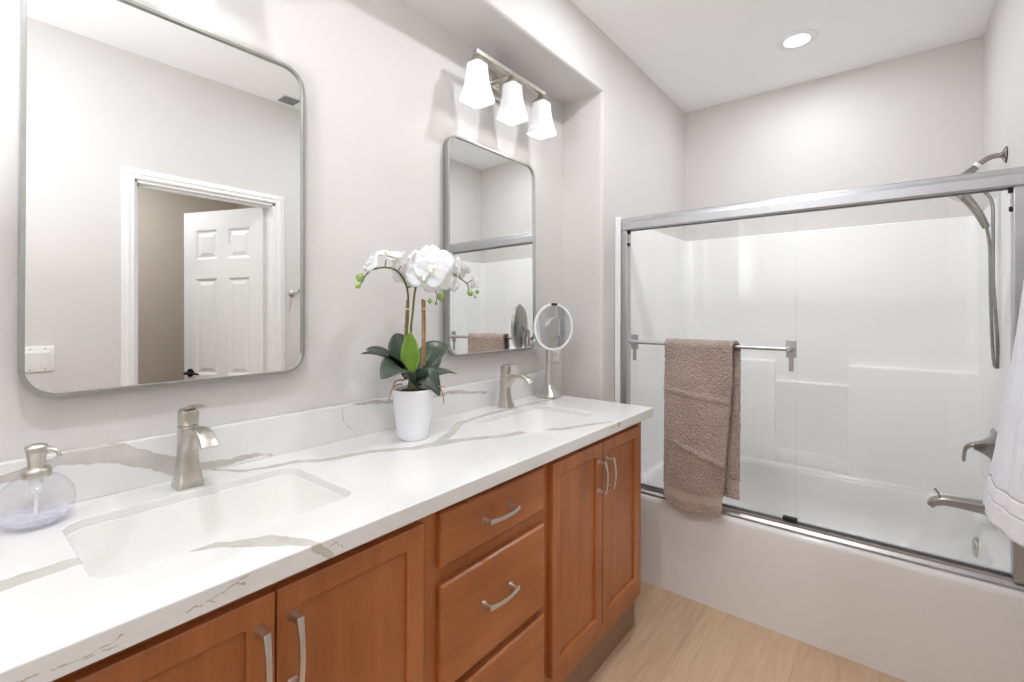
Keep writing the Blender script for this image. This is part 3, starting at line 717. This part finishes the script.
t = thing('shower_valve', (XS, 2.85, .775), 'brushed nickel shower valve with a lever on the right tub wall above the spout', 'valve')
bm = bmesh.new(); rs = []
for dx, a, b in ((.0005, .115, .150), (-.005, .115, .150), (-.010, .100, .135)): rs.append([Vector((XS + dx, 2.85 + u, .775 + v)) for u, v in rrect(a, b, .018, 5)])
loft(bm, rs); obj('escutcheon', bm, NICKEL_S, t)
bm = bmesh.new(); rs = []
for dx, s in ((-.008, .100), (-.016, .088), (-.028, .068), (-.042, .050), (-.060, .036), (-.066, .033)): rs.append([Vector((XS + dx, 2.85 + u, .772 + v)) for u, v in rrect(s, s, s * .2, 3)])
loft(bm, rs); h = obj('handle', bm, NICKEL_S, t)
bm = bmesh.new(); sweep_rect(bm, smoothpath([(XS - .055, 2.85, .776), (XS - .080, 2.85, .770), (XS - .094, 2.85, .748), (XS - .098, 2.85, .700)], 5), (0, 1, 0), [.034, .028, .022, .026], [.026, .018, .013, .010], .3); obj('lever', bm, NICKEL_S, h)
t = thing('tub_spout', (XS, 2.85, .50), 'brushed nickel tub spout projecting from the right wall over the bathtub', 'spout')
bm = bmesh.new(); sweep_rect(bm, smoothpath([(XS + .001, 2.85, .512), (XS - .04, 2.85, .512), (XS - .10, 2.85, .512), (XS - .16, 2.85, .510), (XS - .195, 2.85, .496), (XS - .208, 2.85, .478)], 6), (0, 1, 0), [.064, .056, .052, .050, .048, .044], [.064, .052, .043, .037, .031, .025], .25); obj('spout_body', bm, NICKEL_S, t, angle=50)
bm = bmesh.new(); sweep_rect(bm, smoothpath([(XS - .180, 2.85, .510), (XS - .178, 2.85, .535), (XS - .192, 2.85, .556)], 4), (0, 1, 0), .018, [.010, .007, .010], .3); obj('diverter_pull', bm, NICKEL_S, t)

# ------------------------------------------------------------------ brown towel on the bar
def fbm(p, s): return noise.noise(Vector(p) * s)
def towel_mesh():
    """returns (terry bmesh, band bmesh list) of a towel folded over the bar"""
    y0, zt = 2.237, 1.196; rr = .020
    path = []   # (y, z) along the drape
    zf, zb = .452, .515
    nF = 110
    for i in range(nF + 1): path.append((y0 - rr - .010, zf + (zt - zf) * i / nF, 'f', i / nF))
    for k in range(1, 10): a = PI - PI * k / 10; path.append((y0 + rr * math.cos(a) - .010 * (1 - k / 10), zt + rr * math.sin(a), 't', k / 10))
    nB = 90
    for i in range(nB + 1): path.append((y0 + rr - .001, zt - (zt - zb) * i / nB, 'b', i / nB))
    nu = 56; G = []
    for (y, z, part, q) in path:
        row = []
        for iu in range(nu + 1):
            u = iu / nu
            if part == 'f':
                a = .527 + .006 * q; b = .787 + .045 * min(1, q * 1.25)
                sag = -.020 * math.sin(PI * u) * (1 - q) - .012 * u * (1 - q)
                folds = .0045 * math.sin(u * 9 + 1.2) * (1 - q * .7) + .004 * fbm((u * 2, q * 2, 1), 2)
                # cross creases left by folding
                cz = .055 * (u - .5)
                folds -= .006 * math.exp(-((z - (.985 - .03 * u)) / .009) ** 2) + .008 * math.exp(-((z - (.735 - cz - .03 * u)) / .009) ** 2) * min(1, max(0, (u - .12) * 5))
                folds += .004 * math.exp(-(((z - .45) - (u - .02) * 2.4) / .05) ** 2) * (1 if u < .2 else 0)
            elif part == 't':
                a = .533; b = .832 + .022 * q; sag = 0; folds = .002 * fbm((u * 5, q, 3), 2)
            else:
                a = .535; b = .854 - .004 * q; sag = .006 * math.sin(PI * u); folds = -.002 * abs(fbm((u * 2, q * 2, 5), 2))
            r = .0018 * fbm((u * 60, z * 170, 9 if part == 'f' else 4), 1)
            row.append(Vector((a + (b - a) * u + .0015 * fbm((u, z * 30, 3), 1), y + folds - r * (1 if part == 'f' else -.3), z + sag)))
        G.append(row)
    return G, path
G, path = towel_mesh()
t = thing('bath_towel', (.69, 2.237, 1.196), 'thick taupe bath towel draped over the shower door towel bar', 'towel')
def sheet(rows, name, mat, th, off=0, parent=None, disp=0.0):
    bm = bmesh.new(); V_ = [[bm.verts.new(p) for p in r] for r in rows]
    for a, b in zip(V_[:-1], V_[1:]):
        for i in range(len(a) - 1): bm.faces.new((a[i], a[i + 1], b[i + 1], b[i]))
    o = obj(name, bm, mat, parent, angle=180)
    s = o.modifiers.new('thick', 'SOLIDIFY'); s.thickness = th; s.offset = 0
    b = o.modifiers.new('round', 'BEVEL'); b.width = th * .35; b.segments = 2; b.limit_method = 'ANGLE'; b.angle_limit = math.radians(60)
    ss = o.modifiers.new('subsurf', 'SUBSURF'); ss.levels = ss.render_levels = 1
    if disp:
        tx = bpy.data.textures.new(name + '_pile', 'CLOUDS'); tx.noise_scale = .006; tx.noise_depth = 2
        d = o.modifiers.new('pile', 'DISPLACE'); d.texture = tx; d.texture_coords = 'GLOBAL'; d.strength = disp; d.mid_level = .5
    return o
hemF = [i for i, p in enumerate(path) if p[2] == 'f' and p[1] < .492]; bandF = [i for i, p in enumerate(path) if p[2] == 'f' and .490 <= p[1] < .540]
bandB = [i for i, p in enumerate(path) if p[2] == 'b' and .560 < p[1] < .605]; hemB = [i for i, p in enumerate(path) if p[2] == 'b' and p[1] <= .562]
i0, i1 = bandF[-1], bandB[0]
sheet(G[i0:i1 + 1], 'terry_body', TOWEL, .013, parent=t, disp=.013)
sheet(G[bandF[0]:bandF[-1] + 1], 'woven_band', BAND, .008, parent=t)
sheet(G[0:bandF[0] + 1], 'hem', TOWEL, .013, parent=t, disp=.013)
sheet(G[bandB[0]:bandB[-1] + 1], 'woven_band', BAND, .008, parent=t)
sheet(G[bandB[-1]:], 'hem', TOWEL, .013, parent=t, disp=.013)

# ------------------------------------------------------------------ white towel hanging from a hook
def hook(y, z, label):
    t = thing('robe_hook', (XW, y, z), label, 'hook', None)
    bm = bmesh.new(); lathe(bm, (XW, y, z), [(.022, -.0003), (.022, -.005), (.010, -.010), (.008, -.035)], 20, 'x'); obj('base_plate', bm, NICKEL, t)
    bm = bmesh.new(); tube(bm, smoothpath([(XW - .030, y, z), (XW - .080, y, z + .002), (XW - .098, y, z + .014), (XW - .098, y, z + .026)], 5), [.008, .007, .008], 12); obj('prong', bm, NICKEL, t)
hook(2.06, 1.60, 'brushed nickel robe hook on the right wall holding the white towel')
hook(1.520, 1.50, 'bare brushed nickel robe hook beside the doorway, seen at the larger mirror edge')
t = thing('white_towel', (1.72, 2.06, 1.60), 'white bath towel hanging from a wall hook at the right edge of the photo', 'towel')
def wt(z0, z1, n):
    rows = []
    for i in range(n + 1):
        z = z0 + (z1 - z0) * i / n; q = max(0.0, (1.60 - z) / .92)
        cx = 1.710 - .040 * q ** 1.3; cy = 2.06; rx = .012 + .060 * q ** 1.3; ry = .015 + .10 * q ** 1.3
        row = []
        for k in range(97):
            a = 2 * PI * k / 96
            f = 1 + (.10 * math.sin(7 * a + 2 * q) + .06 * math.sin(12 * a + 1)) * (1 - .55 * q)
            x = cx + rx * f * math.cos(a); y = cy + ry * f * math.sin(a)
            zz = z + .040 * math.cos(a - 2.5) * q ** 3
            row.append(Vector((min(x, XR - .004 if y > 2.2 else XW - .012), min(y, YT - .012), zz)))
        rows.append(row)
    return rows
def wsheet(rows, name, mat, disp):
    bm = bmesh.new(); V_ = [[bm.verts.new(p) for p in r[:-1]] for r in rows]; n = len(V_[0])
    for a, b in zip(V_[:-1], V_[1:]):
        for i in range(n): bm.faces.new((a[i], a[(i + 1) % n], b[(i + 1) % n], b[i]))
    o = obj(name, bm, mat, t, angle=180); s = o.modifiers.new('thick', 'SOLIDIFY'); s.thickness = .010; s.offset = -.2
    if disp:
        tx = bpy.data.textures.new(name + '_pile', 'CLOUDS'); tx.noise_scale = .005
        d = o.modifiers.new('pile', 'DISPLACE'); d.texture = tx; d.texture_coords = 'GLOBAL'; d.strength = disp; d.mid_level = .5
wsheet(wt(1.615, .815, 90), 'terry_body', WTOWEL, .004)
wsheet(wt(.815, .770, 6), 'woven_band', WBAND, 0)
wsheet(wt(.770, .705, 8), 'hem', WTOWEL, .004)

# ------------------------------------------------------------------ switch plate and outlet
t = thing('light_switch', (XW, .315, 1.155), 'white double light switch plate on the wall, seen low left in the larger mirror', 'switch')
bm = bmesh.new(); rs = []
for dx, i in ((0, 0), (-.004, 0), (-.006, .003)): rs.append([Vector((XW + dx, .318 + a, 1.155 + b)) for a, b in rrect(.116 - 2 * i, .120 - 2 * i, .004, 3)])
loft(bm, rs); obj('plate', bm, PLAST, t)
for dy in (-.024, .024):
    bm = bmesh.new(); y = .318 + dy; vs = [(XW - .006, y - .0145, 1.123), (XW - .006, y + .0145, 1.123), (XW - .006, y + .0145, 1.187), (XW - .006, y - .0145, 1.187)]
    loft(bm, [[Vector(p) for p in vs], [Vector((XW - (.008 if p[2] < 1.16 else .013), p[1], p[2])) for p in vs]]); obj('rocker', bm, PLAST, t, smooth=False, bevel=.001)
    for dz in (-.048, .048):
        bm = bmesh.new(); lathe(bm, (XW - .006, y, 1.155 + dz), [(.003, 0), (.003, -.001)], 10, 'x'); obj('screw', bm, GREYP, t)
t = thing('wall_outlet', (0, 2.065, 1.14), 'white outlet plate on the niche wall behind the round makeup mirror', 'outlet')
bm = bmesh.new(); rs = []
for dx, i in ((.0005, 0), (.004, 0), (.006, .003)): rs.append([Vector((dx, 2.062 + a, 1.14 + b)) for a, b in rrect(.072 - 2 * i, .116 - 2 * i, .004, 3)])
loft(bm, rs); obj('plate', bm, PLAST, t)
for dz in (-.02, .02):
    bm = bmesh.new(); loft(bm, [[Vector((dx, 2.062 + a, 1.14 + dz + b)) for a, b in rrect(.030, .026, .008, 4)] for dx in (.006, .0075)]); s = obj('socket', bm, PLAST, t)
    bm = bmesh.new(); box(bm, .0074, .0078, 2.054, 2.0555, 1.136 + dz, 1.155 + dz); box(bm, .0074, .0078, 2.0685, 2.070, 1.136 + dz, 1.155 + dz); obj('slot', bm, BLACK, s, smooth=False)

# ------------------------------------------------------------------ makeup mirror
mx_, my_ = .096, 1.868
t = thing('makeup_mirror', (mx_, my_, HC), 'round makeup mirror with white light ring on a steel stand beside the farther sink', 'mirror')
bm = bmesh.new(); rs = []
for z, s in ((.0005, .098), (.008, .104), (.012, .100), (.030, .070), (.048, .046), (.060, .038)): rs.append([Vector((mx_ + a, my_ + b, HC + z)) for a, b in rrect(s, s, s * .28, 5)])
loft(bm, rs); obj('base', bm, NICKEL_D, t, angle=40)
bm = bmesh.new(); lathe(bm, (mx_, my_, HC), [(.0175, .058), (.0165, .10), (.0155, .27), (.012, .285)], 24); obj('pole', bm, NICKEL_D, t)
nrm = Vector((.93, -.36, 0)).normalized(); sd = Vector((-nrm.y, nrm.x, 0)).normalized(); up = Vector((0, 0, 1)); hc = Vector((.132, 1.846, 1.277))
def disc(bm, prof, n=56, c=hc): return loft(bm, [[c + nrm * h + (sd * math.cos(2 * PI * k / n) + up * math.sin(2 * PI * k / n)) * r for k in range(n)] for r, h in prof])
bm = bmesh.new(); disc(bm, [(.060, -.022), (.098, -.018), (.110, -.008), (.111, .002), (.108, .004)]); obj('housing', bm, FRAME, t, angle=40)
bm = bmesh.new(); loft(bm, [[hc + nrm * h + (sd * math.cos(2 * PI * k / 56) + up * math.sin(2 * PI * k / 56)) * r for k in range(56)] for r, h in ((.1115, .000), (.113, .004), (.111, .008), (.101, .008), (.0995, .005))], False, False); obj('light_ring', bm, PLAST, t, angle=40)
bm = bmesh.new(); disc(bm, [(.100, .0035), (.100, .0065)]); obj('mirror_face', bm, MIRROR, t, angle=30)
c2 = hc + sd * .004; bm = bmesh.new(); disc(bm, [(.046, .0065), (.047, .020), (.045, .0225), (.043, .0225)], 40, c2); mg = obj('magnifier', bm, FRAME, t, angle=30)
bm = bmesh.new(); disc(bm, [(.0435, .0222), (.0435, .0235)], 40, c2); obj('magnifier_glass', bm, MIRROR, mg, angle=30)
bm = bmesh.new(); p = hc + up * .106 + nrm * .005
loft(bm, [[p + nrm * h + sd * a + up * b for a, b in rrect(.034, .012, .004, 3)] for h in (-.004, .0055)]); obj('sensor', bm, BLACK, t)
bm = bmesh.new(); tube(bm, [Vector((mx_, my_, 1.215)), Vector((mx_ - .002, my_ + .004, 1.25)), hc - nrm * .020], [.012, .010, .010], 14); obj('neck', bm, NICKEL_D, t)

# ------------------------------------------------------------------ soap dispenser
sx, sy = .092, .130
t = thing('soap_dispenser', (sx, sy, HC), 'clear round glass soap dispenser with a brushed nickel pump, left of the nearer sink', 'soap dispenser')
outer = [(.030, .001), (.042, .003), (.050, .012), (.0555, .028), (.0568, .044), (.0535, .062), (.043, .078), (.032, .088), (.020, .091), (.019, .098)]
bm = bmesh.new(); lathe(bm, (sx, sy, HC), outer, 48, cap1=False); o = obj('bottle', bm, BOTTLE, t, angle=80)
bm = bmesh.new(); lathe(bm, (sx, sy, HC), [(.028, .005), (.040, .006), (.047, .012), (.0505, .020), (.051, .021), (.002, .021)], 48); obj('liquid_soap', bm, LIQUID, t, angle=60)
bm = bmesh.new(); lathe(bm, (sx, sy, HC), [(.0215, .090), (.023, .093), (.0225, .103), (.019, .108), (.012, .110)], 32); obj('collar', bm, NICKEL, t, angle=40)
bm = bmesh.new(); rs = []
for z, s in ((.108, .024), (.120, .025), (.135, .028), (.147, .032), (.149, .030)): rs.append(rr3(sx, sy, HC + z, s, s, .007, 3))
rs.append(rr3(sx, sy, HC + .153, .012, .012, .003, 3)); loft(bm, rs); pm = obj('pump_head', bm, NICKEL, t, angle=40)
dv = Vector((.62, .78, 0)); c = Vector((sx, sy, HC)); bm = bmesh.new()
tube(bm, smoothpath([c + dv * .010 + up * .141, c + dv * .024 + up * .141, c + dv * .033 + up * .138, c + dv * .037 + up * .131, c + dv * .038 + up * .127], 5), [.005, .004, .0035, .0035], 12); obj('nozzle', bm, NICKEL, pm)
bm = bmesh.new(); lathe(bm, (sx, sy, HC), [(.009, .060), (.010, .062), (.010, .090)], 16); lathe(bm, (sx, sy, HC), [(.003, .010), (.003, .060)], 10); obj('dip_tube', bm, PLAST, t)

# ------------------------------------------------------------------ potted orchid
ox, oy = .165, .985
t = thing('potted_orchid', (ox, oy, HC), 'white orchid with dark green leaves in a white pot between the two sinks', 'potted plant')
bm = bmesh.new(); lathe(bm, (ox, oy, HC), [(.046, .0008), (.049, .004), (.052, .03), (.060, .09), (.066, .150), (.068, .158), (.0665, .160), (.063, .158), (.061, .150), (.060, .135)], 56); obj('pot', bm, POTM, t, angle=50)
bm = bmesh.new(); lathe(bm, (ox, oy, HC), [(.0595, .136), (.050, .149), (.030, .155), (.002, .158)], 40, cap0=False)
for v in bm.verts: v.co.z += .005 * noise.noise(v.co * 90)
obj('potting_bark', bm, SOIL, t)
def leaf(base, tip, sag, width, mat, twist=0, curl=.3, side0=None):
    b, e = Vector(base), Vector(tip); ax = e - b; side = ax.cross(Vector((0, 0, 1)))
    side = side.normalized() if side.length > 1e-4 else Vector((1, 0, 0))
    side = Vector(side0).normalized() if side0 else side
    side = Matrix.Rotation(twist, 3, ax.normalized()) @ side
    bm = bmesh.new(); n, mm = 18, 8; V_ = []
    for i in range(n + 1):
        q = i / n; c = b + ax * q + Vector((0, 0, 1)) * sag * math.sin(PI * q) ; wd = 1.18 * width * (math.sin(PI * min(1, q * .93 + .06)) ** .75) * (.55 + .45 * min(1, q * 2.2))
        if i == n: wd = .0015
        tn = (ax + Vector((0, 0, 1)) * sag * PI * math.cos(PI * q)).normalized(); nn = side.cross(tn).normalized()
        V_.append([bm.verts.new(c + side * wd * .5 * s + nn * (abs(s) ** 1.3) * wd * curl * .5) for s in [(-1 + 2 * k / mm) for k in range(mm + 1)]])
    for a, c_ in zip(V_[:-1], V_[1:]):
        for k in range(mm): bm.faces.new((a[k], a[k + 1], c_[k + 1], c_[k]))
    o = obj('leaf', bm, mat, t, angle=180); s = o.modifiers.new('thick', 'SOLIDIFY'); s.thickness = .0022; s.offset = 0; return o
cb = Vector((ox, oy, HC + .155))
def un(px, py, x):
    """point on the plane at distance x from the mirror wall, used to read plant positions off the photograph"""
    d = Fv + Rv * (px - 512) / 468.377 - Uv * (py - 309.415) / 468.377
    return CAM + d * ((x - CAM.x) / d.x)
c0 = cb + Vector((0, 0, .012))
leaf(c0, un(381, 379, .26), .045, .078, LEAF, -.5); leaf(c0 + Vector((0, 0, .01)), un(366, 350, .17), .030, .062, LEAF, -.35)
leaf(c0, un(361, 354, .10), .035, .050, LEAF, -.2); leaf(c0 + Vector((-.02, -.01, .02)), un(396, 333, .10), .02, .070, LEAF, -.9)
leaf(un(411, 378, .19), un(410, 332, .205), .0, .050, LEAFL, .15, .5, (.78, .63, 0)); leaf(c0 + Vector((.0, .01, .015)), un(449, 346, .17), .035, .072, LEAF, .55)
leaf(c0 + Vector((-.02, .01, 0)), un(438, 352, .09), .02, .080, LEAF, .8); leaf(c0, un(457, 374, .14), .022, .050, LEAF, .3)
leaf(c0 + Vector((.01, 0, 0)), un(440, 396, .24), .045, .066, LEAF, .75); leaf(c0 + Vector((.01, .02, 0)), un(420, 368, .22), .0, .05, LEAF, .2)
bm = bmesh.new(); tube(bm, [c0 - up * .02, c0 + up * .03], [.022, .014], 12); obj('crown', bm, STEM, t)
def stemtube(pts, r, mat, nm='stem'):
    bm = bmesh.new(); tube(bm, smoothpath(pts, 6), r, 10); return obj(nm, bm, mat, t)
stemtube([c0, un(407, 345, .15), un(408, 315, .15), un(408, 295, .155), un(405, 282, .16), un(397, 271, .165), un(386, 267.5, .17), un(373, 269.5, .17), un(366, 275, .17), un(362, 282, .17), un(357, 286, .17)], [.0042, .0038, .0034, .003, .0026, .0022, .002], STEM)
stemtube([c0 + Vector((.01, .01, 0)), un(411, 340, .18), un(413, 310, .18), un(416, 286, .19), un(424, 266, .20), un(438, 264, .22), un(452, 273, .21), un(461, 279, .21), un(467, 284, .21), un(469, 291, .21)], [.0042, .0038, .0034, .003, .0026, .0022, .002], STEM)
stemtube([un(408, 288, .16), un(411, 285, .17), un(415, 282, .18)], [.002], STEM); stemtube([un(385, 268, .17), un(386, 260, .17)], [.0018], STEM); stemtube([un(398, 271, .165), un(401, 266, .17)], [.0018], STEM)
stemtube([un(459, 277, .21), un(461, 270, .21)], [.0016], STEM); stemtube([un(467, 283, .21), un(472, 280, .21)], [.0016], STEM)
stemtube([un(432, 283, .21), un(437, 295, .21), un(436, 303, .21)], [.0016], STEM); stemtube([un(469, 291, .21), un(475, 296, .21)], [.0014], STEM)
for (a, b, x) in (((404.8, 345), (407.0, 300), .14), ((422.5, 352), (422.5, 299), .17), ((424.8, 352), (424.6, 300), .165)):
    stemtube([un(a[0] + (0 if a[0] < 410 else -3), 378, x), un(*a, x), un(*b, x)], [.0034], CANE, 'cane')
for p in ((408, 309, .165), (423.6, 309, .17)):
    c = un(*p); bm = bmesh.new(); lathe(bm, (c.x, c.y, c.z), [(.005, -.003), (.008, -.002), (.008, .002), (.005, .003)], 14); obj('tie', bm, RAFFIA, t)
def bud(px, py, x, s, tilt=0):
    c = un(px, py, x); bm = bmesh.new(); ax = Vector((.1, math.sin(tilt), -math.cos(tilt))).normalized()
    tube(bm, [c - ax * s * 1.2, c - ax * s * .8, c - ax * s * .2, c + ax * s * .4, c + ax * s * .9, c + ax * s * 1.15], [s * .1, s * .6, s * .95, s * .85, s * .4, s * .05], 14); obj('bud', bm, BUD, t)
for a in ((360, 277.5, .17, .0125, -.6), (358, 285.5, .17, .0095, -1.3), (441, 297, .21, .0135, .2), (430, 301, .21, .0085, 0), (436, 303.5, .21, .005, .3), (470, 293, .21, .0115, .5), (477, 292, .21, .0085, -.8), (475, 297, .21, .0045, 0)): bud(*a)
def flower(px, py, x, s, face, roll=0, nm='flower'):
    """five rounded tepals around a small lip"""
    c = un(px, py, x); n = Vector(face).normalized(); u = n.cross(up).normalized(); v = u.cross(n); bm = bmesh.new()
    def petal(ang, L, wd, lift):
        d = u * math.cos(ang) + v * math.sin(ang); sdp = n.cross(d); m, k = 7, 8; V_ = []
        for i in range(m + 1):
            q = i / m; ww = wd * math.sin(PI * min(1, .12 + q * .84)) ** .6 if i < m else wd * .25
            V_.append([bm.verts.new(c + d * (L * q * (1 - .05 * (abs(s2) ** 2) * q)) + sdp * ww * .5 * s2 + n * (lift * math.sin(PI * q * .8) - .10 * L * q * q + .10 * wd * s2 * s2 * (1 - q) + .03 * s * math.sin(7 * q + 5 * s2 + ang))) for s2 in [(-1 + 2 * j / k) for j in range(k + 1)]])
        for a, b in zip(V_[:-1], V_[1:]):
            for j in range(k): bm.faces.new((a[j], a[j + 1], b[j + 1], b[j]))
    for ang, L, wd, lf in ((90, 1.0, .72, .02), (215, .95, .66, .0), (325, .95, .66, .0), (178, 1.05, 1.15, .12), (2, 1.05, 1.15, .12)):
        petal(math.radians(ang) + roll, s * L, s * wd, s * lf)
    o = obj(nm, bm, PETAL, t, angle=180); sm = o.modifiers.new('thick', 'SOLIDIFY'); sm.thickness = .0009; sm.offset = 0
    bm = bmesh.new()
    tube(bm, [c + n * s * .02, c + n * s * .14 - v * s * .08, c + n * s * .26 - v * s * .22, c + n * s * .22 - v * s * .36], [s * .10, s * .14, s * .10, s * .03], 10)
    for sg in (-1, 1): tube(bm, [c + n * s * .08 - v * s * .08, c + n * s * .22 + u * sg * s * .14 - v * s * .02, c + n * s * .26 + u * sg * s * .13 + v * s * .06], [s * .05, s * .07, s * .03], 8)
    obj('lip', bm, LIP, o); return o
toC = (CAM - Vector((.2, 1.02, 1.5))).normalized()
flower(423, 262, .20, .058, toC + Vector((-.35, -.5, .25)), .15); flower(436, 261, .215, .060, toC + Vector((.15, .25, .35)), -.1)
flower(425, 276, .235, .062, toC + Vector((0, -.35, -.05)), .1); flower(438, 281, .24, .058, toC + Vector((.2, .55, -.35)), -.2)
flower(431, 269, .25, .056, toC + Vector((0, 0, .1)), 0.05)
flower(409, 266, .16, 0.058, Vector((-.3, -.5, .15)), .2); flower(404, 277, .14, 0.048, Vector((.3, -1, -.6)), .5)
flower(387, 255, .165, 0.046, Vector((.3, -.3, 1.0)), .3); flower(371, 264, .165, 0.046, Vector((-.2, -.9, .5)), .2); flower(398, 261, .16, 0.043, Vector((-.5, -.6, .5)), .6)
flower(454, 268, .20, 0.055, Vector((.3, .9, .1)), .2); flower(455, 285, .215, .044, Vector((.5, .8, -.3)), -.2); flower(474, 283, .21, .030, Vector((.2, 1, .15)), .1); flower(462, 270, .20, 0.041, Vector((0, .7, .6)), .4)
for pts in ([(402, 384, .22), (395, 386, .225), (391, 392, .228), (388.5, 401, .23)], [(404, 380, .2), (396, 381, .22), (393, 387, .23)], [(436, 383, .2), (440, 388, .22), (443, 395, .225), (444, 404, .228)], [(432, 384, .2), (438, 386, .23), (445, 387, .235)]):
    bm = bmesh.new(); tube(bm, smoothpath([un(*p) for p in pts], 5), [.0026, .002, .0012], 8); obj('root', bm, ROOT, t)
